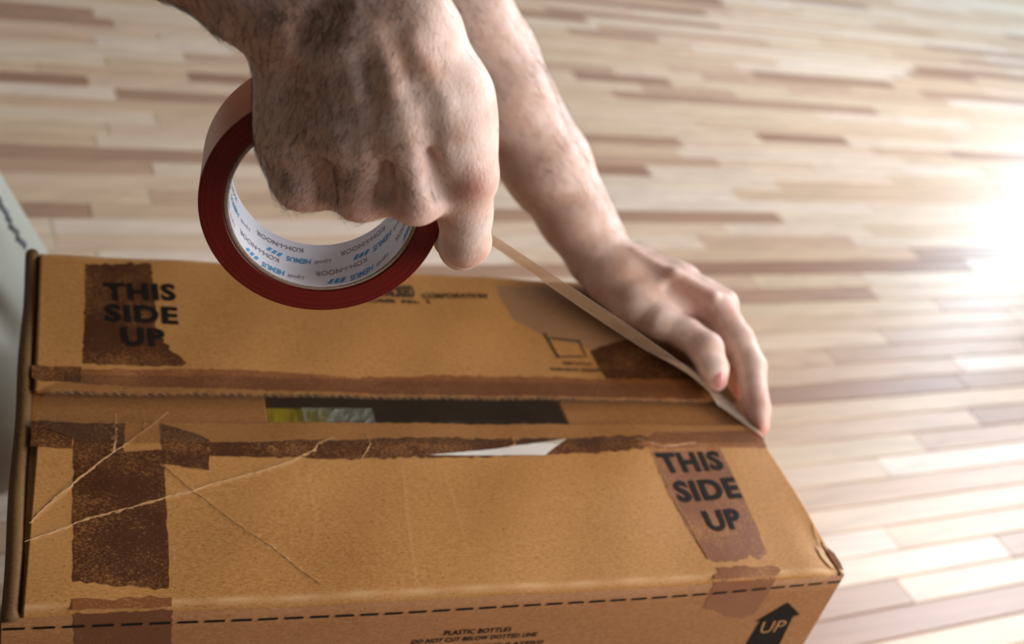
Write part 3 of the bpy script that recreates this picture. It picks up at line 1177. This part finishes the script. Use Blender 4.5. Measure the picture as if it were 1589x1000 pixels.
def normals(V, Q):
    a = V[Q[:, 2]] - V[Q[:, 0]]; b = V[Q[:, 3]] - V[Q[:, 1]]
    fn = np.cross(a, b)
    N = np.zeros_like(V)
    for k in range(4):
        for c in range(3): N[:, c] += np.bincount(Q[:, k], fn[:, c], len(V))
    return N / np.maximum(np.linalg.norm(N, axis=1, keepdims=True), 1e-12)


def J(a): return P(a[0], a[1], a[2]), a[3] * 1e-3


def chain(s, js, k):
    js = [J(a) for a in js]
    for (p, r), (q, r2) in zip(js[:-1], js[1:]):
        s.cone(p, q, r, r2, k)


# ---- near hand: the person's right hand, back towards the camera
def build_right():
    el = P(20, -430, .46)
    sh = np.array([-.19, .26, .53])
    pts = [J((400, 300, .50, 0))[0], J((770, 420, .43, 0))[0], J((700, 100, .40, 0))[0], el, P(420, 100, .55), P(770, 200, .40)]
    lo = np.min(pts, 0) - .05; hi = np.max(pts, 0) + .05
    s = SDF(lo, hi, .00105)
    k = .007
    # forearm and carpus: ulna side (left), radius side (right)
    chain(s, [(455, 45, .425, 13.5), (390, -10, .425, 17), (285, -110, .43, 24), (150, -280, .44, 29)], .012)
    chain(s, [(634, 10, .418, 12.6), (600, -90, .42, 18), (520, -220, .425, 25), (300, -380, .44, 28)], .012)
    chain(s, [(545, 25, .424, 17), (490, -70, .425, 24), (380, -220, .43, 31), (160, -380, .45, 33)], .016)
    s.cone(P(150, -330, .445), el, .037, .038, .02)
    # carpus bridge
    chain(s, [(460, 80, .430, 13.5), (550, 55, .424, 15), (640, 50, .424, 14)], .012)
    # metacarpals
    chain(s, [(452, 95, .432, 12.0), (452, 190, .440, 12.0), (468, 275, .452, 12.2)], k)
    chain(s, [(520, 70, .424, 12.5), (540, 190, .434, 11.8), (560, 300, .450, 10.4)], k)
    chain(s, [(580, 60, .421, 13.0), (615, 180, .429, 12.0), (645, 300, .446, 11.6)], k)
    chain(s, [(640, 70, .423, 13.5), (690, 180, .435, 12.5), (722, 270, .447, 11.9)], k)
    # fleshy sides: hypothenar, thumb web, palm
    chain(s, [(448, 120, .446, 12.5), (455, 215, .458, 12.5), (470, 270, .465, 10)], .01)
    chain(s, [(665, 60, .433, 13), (697, 150, .442, 14.2), (706, 210, .450, 13.2)], .01)
    chain(s, [(500, 130, .452, 17), (590, 170, .455, 18), (680, 200, .456, 14)], .012)
    chain(s, [(520, 235, .458, 13), (600, 245, .458, 13), (680, 245, .458, 12)], .012)
    # webs between the knuckles
    chain(s, [(505, 255, .4515, 11.5), (560, 262, .449, 11.5), (610, 262, .448, 11.5), (680, 258, .447, 11.5)], .009)
    chain(s, [(505, 282, .4555, 9.5), (602, 292, .4535, 9.0)], .007)
    chain(s, [(650, 285, .450, 9.5), (705, 285, .4515, 10)], .007)
    chain(s, [(480, 150, .4365, 12), (560, 150, .4315, 12), (640, 150, .4295, 12.5), (690, 160, .434, 12.5)], .012)
    chain(s, [(475, 210, .4445, 12), (560, 210, .4395, 12), (640, 210, .4375, 12.5), (705, 215, .441, 12.5)], .012)
    # knuckle domes
    for a in ((468, 288, .4475, 9.0), (559, 305, .4455, 8.6), (646, 309, .4410, 9.0), (735, 283, .4425, 7.5)):
        p, r = J(a); s.cone(p, p + 1e-5, r, r, .006)
    # extensor tendons and veins (low ridges under the skin)
    for js in ([(535, 60, .4110, 2.2), (556, 140, .4155, 2.0), (566, 230, .4260, 1.8), (560, 290, .4370, 2.0)],
               [(585, 50, .4085, 2.2), (608, 130, .4120, 2.4), (628, 215, .4235, 2.4), (645, 290, .4345, 2.4)],
               [(640, 60, .4095, 1.8), (690, 160, .4200, 1.8), (728, 255, .4345, 1.8)],
               [(500, 60, .4140, 1.6), (492, 150, .4215, 1.6), (480, 250, .4370, 1.7)],
               [(600, 105, .4110, 1.5), (575, 165, .4190, 1.5), (600, 225, .4260, 1.5), (590, 270, .4350, 1.2)],
               [(520, 150, .4195, 1.3), (505, 215, .4280, 1.4), (522, 270, .4380, 1.2)]):
        chain(s, js, .0045)
    # valleys between the metacarpals
    for js in ([(668, 235, .4265), (684, 300, .4330)], [(603, 250, .4290), (603, 300, .4370)], [(512, 250, .4340), (514, 300, .4420)],
               [(655, 150, .4095), (670, 215, .4185)]):
        a, b = [P(*q) for q in js]
        s.carve(a, b, .0010, .008)
    # styloid bump and hollow at the wrist
    p, r = J((440, 40, .4175, 9)); s.cone(p, p + 1e-5, r, r, .008)
    a, b = P(505, -10, .3985), P(480, 60, .4060)
    s.carve(a, b, .0030, .009)
    # index finger: down the outside of the roll, then hooked behind it
    chain(s, [(722, 275, .449, 11.2), (722, 330, .459, 9.9), (722, 374, .468, 10.2)], .005)
    chain(s, [(722, 376, .470, 9.9), (716, 384, .492, 9.2)], .003)
    chain(s, [(716, 384, .492, 9.0), (700, 372, .510, 8.0)], .003)
    # middle, ring and little fingers reach through the core and curl over the wall of the roll
    for js in ([(645, 300, .450, 10.4), (634, 262, .492, 9.3), (626, 200, .505, 8.6), (640, 165, .488, 7.8)],
               [(560, 298, .452, 9.8), (556, 248, .494, 9.0), (555, 170, .503, 8.4), (560, 130, .482, 7.6)],
               [(468, 280, .455, 9.0), (478, 246, .488, 8.2), (470, 180, .497, 7.6), (470, 150, .482, 7.0)]):
        j = [J(a) for a in js]
        for (p, r), (q, r2) in zip(j[:-1], j[1:]): s.cone(p, q, r, r2, .0025)
    # thumb along the outside of the roll
    chain(s, [(640, 50, .442, 13), (682, 110, .466, 12.0), (712, 190, .487, 10.5), (715, 260, .502, 9.0)], .005)
    # hand never enters the tape roll
    rr_ = (np.array([c_w + n_w * WD / 2]))
    g = s.sub(c_w - .075, c_w + .075)
    sl, X, Y, Z = g
    dx, dy, dz = X - c_w[0], Y - c_w[1], Z - c_w[2]
    ax = dx * n_w[0] + dy * n_w[1] + dz * n_w[2]
    rad = np.sqrt(np.maximum(dx * dx + dy * dy + dz * dz - ax * ax, 0))
    D = np.maximum(np.maximum(rad - RO - .0003, RW - .0003 - rad), np.abs(ax - WD / 2) - WD / 2 - .0002)
    s.F[sl] = np.maximum(s.F[sl], -D)
    V, Q = s.mesh()
    return V, Q, el, sh


def build_left():
    el = P(600, -190, .80)
    sh = np.array([.02, .62, .44])
    pts = [P(1200, 700, .74), P(1200, 400, .88), P(850, 500, .84), el, P(600, -190, .9), P(1180, 680, .80), P(920, 300, .78)]
    lo = np.min(pts, 0) - .05; hi = np.max(pts, 0) + .05
    s = SDF(lo, hi, .00125)
    k = .006
    # forearm
    chain(s, [(925, 395, .832, 20.5), (890, 340, .828, 22.5), (845, 265, .822, 27), (780, 160, .815, 33.5), (720, 40, .81, 36), (655, -80, .805, 37)], .01)
    chain(s, [(935, 380, .845, 19), (860, 250, .85, 25), (760, 90, .84, 33), (655, -80, .825, 36)], .01)
    s.cone(P(655, -80, .815), el, .037, .037, .02)
    # carpus and palm
    chain(s, [(930, 402, .830, 20.5), (965, 430, .825, 19), (1000, 455, .822, 15)], .01)
    chain(s, [(960, 440, .842, 17), (1040, 480, .842, 15), (1095, 500, .840, 12)], .012)
    # metacarpals (index nearest the camera)
    chain(s, [(965, 415, .826, 15), (1040, 445, .818, 12.5), (1112, 478, .812, 11.8)], k)
    chain(s, [(975, 405, .838, 13), (1050, 432, .834, 11.5), (1122, 472, .830, 11.2)], k)
    chain(s, [(985, 405, .852, 13), (1060, 435, .850, 11), (1120, 480, .846, 10.5)], k)
    # thumb: metacarpal, knuckle, bent tip with the nail up
    chain(s, [(945, 440, .818, 15.5), (985, 474, .806, 14.0), (1022, 499, .798, 12.2)], .008)
    chain(s, [(1022, 499, .797, 12.0), (1064, 518, .793, 10.6), (1095, 540, .786, 11.4)], .004)
    chain(s, [(1096, 545, .786, 11.3), (1107, 573, .782, 9.6), (1110, 590, .781, 7.9)], .004)
    # first web
    chain(s, [(1000, 470, .815, 13), (1050, 478, .818, 10)], .012)
    # index finger
    chain(s, [(1114, 480, .811, 11.6), (1146, 528, .801, 10.2), (1165, 568, .793, 10.2)], .004)
    chain(s, [(1166, 570, .792, 10.0), (1171, 618, .779, 8.7), (1175, 634, .775, 8.5)], .003)
    chain(s, [(1175, 634, .775, 8.4), (1177, 662, .768, 7.2)], .003)
    # middle, ring, little: behind the index, pressing the tape down the side of the box
    chain(s, [(1120, 480, .832, 11), (1150, 560, .824, 9.6), (1150, 620, .812, 8.4), (1152, 652, .802, 7.2)], .0025)
    chain(s, [(1112, 485, .850, 10.5), (1136, 570, .846, 9.2), (1132, 622, .836, 8.2), (1130, 645, .828, 7.2)], .0025)
    chain(s, [(1100, 485, .865, 9.5), (1116, 560, .865, 8.2), (1108, 600, .856, 7.6), (1104, 620, .850, 6.8)], .0025)
    # tendons and the hollow behind the index knuckle
    chain(s, [(985, 395, .815, 2.2), (1045, 425, .8065, 2.4), (1108, 458, .8015, 2.6)], .006)
    a, b = P(1040, 448, .8045), P(1100, 500, .8005)
    s.carve(a, b, .0030, .007)
    # stay above the box top / outside its right side
    g = s.sub(np.array([-.01, -.01, -.1]), np.array([LX + .0015, LY + .01, .0022]))
    if g is not None:
        sl, X, Y, Z = g
        D = np.maximum(Z - .0018, X - (LX + .0014)) + 0 * Y
        s.F[sl] = np.maximum(s.F[sl], -D)
    V, Q = s.mesh()
    return V, Q, el, sh


person = empty('person', (-.35, .62, FLOOR), 'kneeling person in pale trousers reaching both bare arms over the box', 'person')

KN = np.array([-.045, .425, -.215])
HIP = np.array([-.37, .74, .12])


def build_trunk(elr, shr, ell, shl):
    lo = np.array([-.62, .10, FLOOR]); hi = np.array([.30, 1.15, .95])
    s = SDF(lo, hi, .006)
    s.cone(shr, elr, .050, .040, .02)
    s.cone(shl, ell, .050, .040, .02)
    mid = (shr + shl) / 2
    pel = np.array([-.42, .70, .12])
    side = (shl - shr) * .28
    for sg in (-1, 1):
        s.cone(pel + side * .5 * sg, mid + side * sg, .10, .105, .05)
    s.cone(shr, shl, .062, .062, .05)
    nk = mid + np.array([.05, .0, .08])
    hd = mid + np.array([.075, -.01, .185])
    s.cone(mid, nk, .065, .055, .03)
    s.cone(nk, hd, .055, .06, .02)
    s.cone(hd + [0, 0, .02], hd + [.01, 0, .03], .085, .083, .02)
    fd = np.array([.75, -.25, -.6]); fd /= np.linalg.norm(fd)      # looks down at the hands
    upv = np.array([.55, -.15, .8]); upv -= fd * (upv @ fd); upv /= np.linalg.norm(upv)
    sd = np.cross(fd, upv)
    c = hd + [0, 0, .02]
    s.cone(c + fd * .03 - upv * .05, c + fd * .045 - upv * .085, .055, .035, .03)       # jaw, chin
    s.cone(c + fd * .080 + upv * .01, c + fd * .105 - upv * .03, .010, .014, .008)      # nose
    s.cone(c + fd * .083 - upv * .06 - sd * .016, c + fd * .083 - upv * .06 + sd * .016, .009, .009, .006)   # lips
    for q in (-1, 1):
        s.cone(c + fd * .075 + upv * .02 + sd * .033 * q, c + fd * .076 + upv * .02 + sd * .03 * q, .013, .013, .005)   # eyes
        s.cone(c + upv * .02 + sd * .086 * q, c - upv * .03 + sd * .084 * q, .014, .010, .006)       # ears
    return s.mesh() + (c, fd, upv, sd)


VR, QR, elr, shr = build_right()
VL, QL, ell, shl = build_left()
VT, QT, hc, fd, upv, sd = build_trunk(elr, shr, ell, shl)
VR = smooth_mesh(VR, QR, 2); VL = smooth_mesh(VL, QL, 2); VT = smooth_mesh(VT, QT, 3)


def blobs(V, spots):
    out = np.zeros(len(V))
    for x, y, d, r, a in spots:
        p = P(x, y, d)
        out = np.maximum(out, a * np.exp(-((V - p) ** 2).sum(1) / (r * 1e-3) ** 2))
    return out


redR = blobs(VR, [(735, 292, .435, 8, .55), (722, 310, .445, 7, .4), (640, 318, .437, 9, .42), (655, 350, .45, 8, .5), (560, 325, .445, 9, .45), (560, 345, .452, 6, .3), (470, 318, .45, 10, .35),
                  (610, 250, .43, 10, .30), (722, 415, .468, 8, .5), (540, 57, .409, 1.1, .9), (637, 44, .409, .9, .9), (590, 345, .45, 8, .3), (530, 270, .437, 7, .25)])
redL = blobs(VL, [(1110, 600, .785, 9, .8), (1177, 668, .765, 12, .7), (1175, 620, .775, 10, .4), (1140, 480, .80, 12, .35), (1150, 640, .80, 18, .5), (1095, 540, .785, 9, .3),
                  (1090, 470, .80, 14, .3), (1060, 450, .80, 12, .25)])
tanR = blobs(VR, [(620, 90, .41, 14, .45), (600, 20, .40, 20, .35), (430, 60, .42, 24, .5), (470, 150, .43, 22, .35), (300, -60, .43, 60, .5)])
tanL = blobs(VL, [(980, 420, .81, 24, .5), (900, 340, .81, 45, .35), (800, 200, .79, 80, .3), (1020, 440, .80, 14, .4)])
V = np.vstack([VR, VL, VT])
Q = np.vstack([QR, QL + len(VR), QT + len(VR) + len(VL)])
z0 = np.zeros(len(VT))
body = mesh_obj('body', V, Q, M_SKIN, person, True, {'red': np.concatenate([redR, redL, z0]), 'tan': np.concatenate([tanR, tanL, z0])})

# ---- thumbnail
def nail(c, nrm, tip, w_, l_, parent):
    nrm = nrm / np.linalg.norm(nrm); tip = tip - nrm * (tip @ nrm); tip /= np.linalg.norm(tip); sd_ = np.cross(tip, nrm)
    vs, fs = [], []
    for i in range(9):
        for j in range(9):
            u, v = (i / 8 - .5) * 2, (j / 8 - .5) * 2
            ww = w_ * (1 - .25 * max(0, abs(v) - .5))
            vs.append(c + sd_ * u * ww * math.sqrt(max(0, 1 - .35 * v * v)) + tip * v * l_ - nrm * (.0016 * u * u + .0010 * v * v))
    for i in range(8):
        for j in range(8):
            a = i * 9 + j; fs.append((a, a + 1, a + 10, a + 9))
    return mesh_obj('fingernail', vs, fs, M_NAIL, parent, True)


NL = normals(VL, QL)
tp = P(1117, 588, .775)
i_ = ((VL - tp) ** 2).sum(1).argmin()
nail(VL[i_] + NL[i_] * .0007, NL[i_], P(1110, 605, .780) - P(1105, 560, .780), .0046, .0062, body)

# ---- body hair: thin tapered strands on the backs of the hands and the forearms
NR_ = normals(VR, QR)
hr = np.random.default_rng(5)


def strands(V, N, sel, weight, count, flow, length, rad):
    idx = np.flatnonzero(sel)
    w_ = weight[idx]; w_ = w_ / w_.sum()
    pick = hr.choice(idx, count, p=w_)
    vs, fs = [], []
    for i in pick:
        p = V[i] + (hr.random(3) - .5) * .0008; n = N[i]
        f = flow(V[i]) + hr.normal(0, .33, 3)
        f = f - n * (f @ n); f /= np.linalg.norm(f)
        L = length * hr.uniform(.5, 1.2)
        lift = hr.uniform(.06, .28)
        sd_ = np.cross(n, f)
        cur = hr.normal(0, .25)
        for s_ in range(4):
            t = s_ / 3
            q = p + f * L * t + n * L * lift * (t - .45 * t * t) + sd_ * L * cur * t * t - n * .0002 * (s_ == 0)
            r = rad * (1 - .8 * t)
            for k in range(3):
                a = 2.094 * k
                vs.append(q + (sd_ * math.cos(a) + n * math.sin(a)) * r)
        b = len(vs) - 12
        for s_ in range(3):
            for k in range(3):
                k2 = (k + 1) % 3
                fs.append((b + s_ * 3 + k, b + s_ * 3 + k2, b + s_ * 3 + 3 + k2, b + s_ * 3 + 3 + k))
    return vs, fs


def pix(V):
    q = (V - O) @ R
    return q[:, :2] / q[:, 2:] * F + [794.5, 500], q[:, 2]


pxR, _ = pix(VR)
face = np.einsum('ij,ij->i', NR_, O - VR) / np.linalg.norm(O - VR, axis=1)
selR = (face > -.25) & (pxR[:, 1] < 345) & (pxR[:, 1] > -260)
x_, y_ = pxR[:, 0], pxR[:, 1]
wR = .03 + .55 * np.exp(-((x_ - 480) / 85) ** 2) + .25 * np.exp(-((x_ - 590) / 70) ** 2) + .35 * (y_ < 60) * (x_ < 560)
wR *= np.clip((345 - y_) / 60, .25, 1) * np.where(x_ > 700, .12, 1)
flowR = lambda p: (P(560, 300, .45) - P(590, 60, .42)) * 12 + np.array([0, 0, -.2])
# on the left half the hairs sweep down and to the left
def flowR(p):
    q = (R.T @ (p - O)); px = q[0] / q[2] * F + 794.5; py = q[1] / q[2] * F + 500
    d = np.array([-.55 if px < 620 else .25, 1.0, 0.0]) if py > 20 else np.array([.5, 1.0, 0])
    return R @ d


vs, fs = strands(VR, NR_, selR, wR, 11000, flowR, .0072, .000055)
faceL = np.einsum('ij,ij->i', NL, O - VL)
pxL, _ = pix(VL)
selL = (pxL[:, 1] < 400) & (pxL[:, 1] > -150)
wL = np.where(pxL[:, 1] < 330, 1.0, .5) * np.exp(-((pxL[:, 0] - 840 - (pxL[:, 1] - 200) * .6) / 60) ** 2) + .12
def flowL(p): return R @ np.array([.9, 1.0, 0.])
v2, f2 = strands(VL, NL, selL, wL, 2600, flowL, .010, .00007)
n = len(vs)
vs += v2; fs += [tuple(k + n for k in f) for f in f2]
hair = mesh_obj('body_hair', vs, fs, M_HAIR, person)
tag(hair, 'short dark hairs on hands and forearms', kind='stuff')

# ---- clothes
def cloth_mat(name, c, dark):
    t = NT(name)
    n1 = t.noise(t.coord((1, 1, 1)), 700, 2, .5)
    n2 = t.noise(t.coord(), 12, 3)
    a = t.mix(n2, lin(dark), lin(c))
    t.l(a, t.b.inputs['Base Color'])
    t.b.inputs['Roughness'].default_value = .85
    t.bump(n1, .3, .0006)
    return t.m


s = SDF([-.70, .25, FLOOR - .01], [.12, 1.45, .32], .006)
HL = np.array([-.40, .92, .06]); KL = np.array([-.24, 1.10, -.20])
s.cone(HIP, KN, .135, .098, .03)
s.cone(KN, [-.48, .62, FLOOR + .062], .074, .052, .02)
s.cone(HL, KL, .10, .08, .03)
s.cone(KL, [-.62, 1.05, FLOOR + .062], .072, .052, .02)
s.cone(HIP, HL, .12, .12, .06)
s.cone((HIP + HL) / 2, (HIP + HL) / 2 + [-.01, -.03, .10], .15, .14, .05)
for a, b in ((P(-60, 300, .88), P(30, 440, .86)), (P(-60, 420, .86), P(20, 520, .86))):     # folds
    s.carve(a, b, .004, .012)
g_ = s.sub(np.array([-.1, -.1, FLOOR - .02]), np.array([0.02, .30, .02]))
VV, QQ = s.mesh(); VV = smooth_mesh(VV, QQ, 3)
VV[:, 2] = np.maximum(VV[:, 2], FLOOR + .002)
trousers = mesh_obj('trousers', VV, QQ, cloth_mat('pale_grey_green_cotton', (186, 190, 180), (160, 164, 154)), person, True)
tag(trousers, 'pale grey-green trousers')
NT_ = normals(VV, QQ)
# side seam: a narrow welt following the thigh
vs, fs = [], []
prev = None
for t in np.linspace(0, 1, 26):
    px, py = -48 + 88 * t, 232 + 158 * t
    q = P(px, py, .93)
    k = ((pix(VV)[0] - [px, py]) ** 2).sum(1) + np.where(np.einsum('ij,ij->i', NT_, O - VV) > 0, 0, 1e6)
    j = k.argmin()
    c, nn = VV[j], NT_[j]
    if prev is not None and np.linalg.norm(c - prev) < 1e-5: continue
    prev = c
    sdv = np.cross(nn, np.array([0, 0, 1.])); sdv /= np.linalg.norm(sdv)
    vs += [c + sdv * .0035 + nn * .0006, c + nn * .0022, c - sdv * .0035 + nn * .0006]
for i in range(len(vs) // 3 - 1):
    a = i * 3
    fs += [(a, a + 1, a + 4, a + 3), (a + 1, a + 2, a + 5, a + 4)]
seam = mesh_obj('trouser_seam', vs, fs, simple('dark_seam_thread', (84, 88, 92), .8), trousers, True)

s = SDF([-.66, .05, -.05], [.32, 1.2, .80], .006)
mid = (shr + shl) / 2; pel = np.array([-.42, .72, .12]); side = (shl - shr) * .28
for sg in (-1, 1): s.cone(pel + side * .6 * sg, mid + side * sg, .13, .118, .05)
s.cone(shr, shl, .075, .075, .05)
s.cone(shr, shr + (elr - shr) * .55, .066, .060, .02)
s.cone(shl, shl + (ell - shl) * .55, .066, .060, .02)
VS, QS = s.mesh(); VS = smooth_mesh(VS, QS, 3)
tag(mesh_obj('t_shirt', VS, QS, cloth_mat('grey_jersey', (120, 124, 130), (100, 104, 110)), person, True), 'grey short-sleeved shirt')
s = SDF(hc - .14, hc + .14, .005)
s.cone(hc - fd * .02 + upv * .02, hc - fd * .01 + upv * .03, .092, .090, .02)
s.carve(hc + fd * .10 - upv * .04, hc + fd * .09 - upv * .09, .07, .02)
VH, QH = s.mesh()
mesh_obj('hair', VH, QH, M_HAIR, person, True)
# shoes on the far ends of the shins
M_SHOE = simple('dark_shoe', (40, 30, 24), .6)
for fx, fy in ((-.50, .61), (-.64, 1.05)):
    s = SDF([fx - .3, fy - .1, FLOOR - .02], [fx + .08, fy + .1, FLOOR + .16], .005)
    s.cone([fx, fy, FLOOR + .05], [fx - .10, fy, FLOOR + .045], .048, .045, .03)
    s.cone([fx - .10, fy, FLOOR + .045], [fx - .20, fy, FLOOR + .035], .045, .034, .03)
    a, b = s.mesh(); a[:, 2] = np.maximum(a[:, 2], FLOOR + .001)
    mesh_obj('shoe', a, b, M_SHOE, person, True)
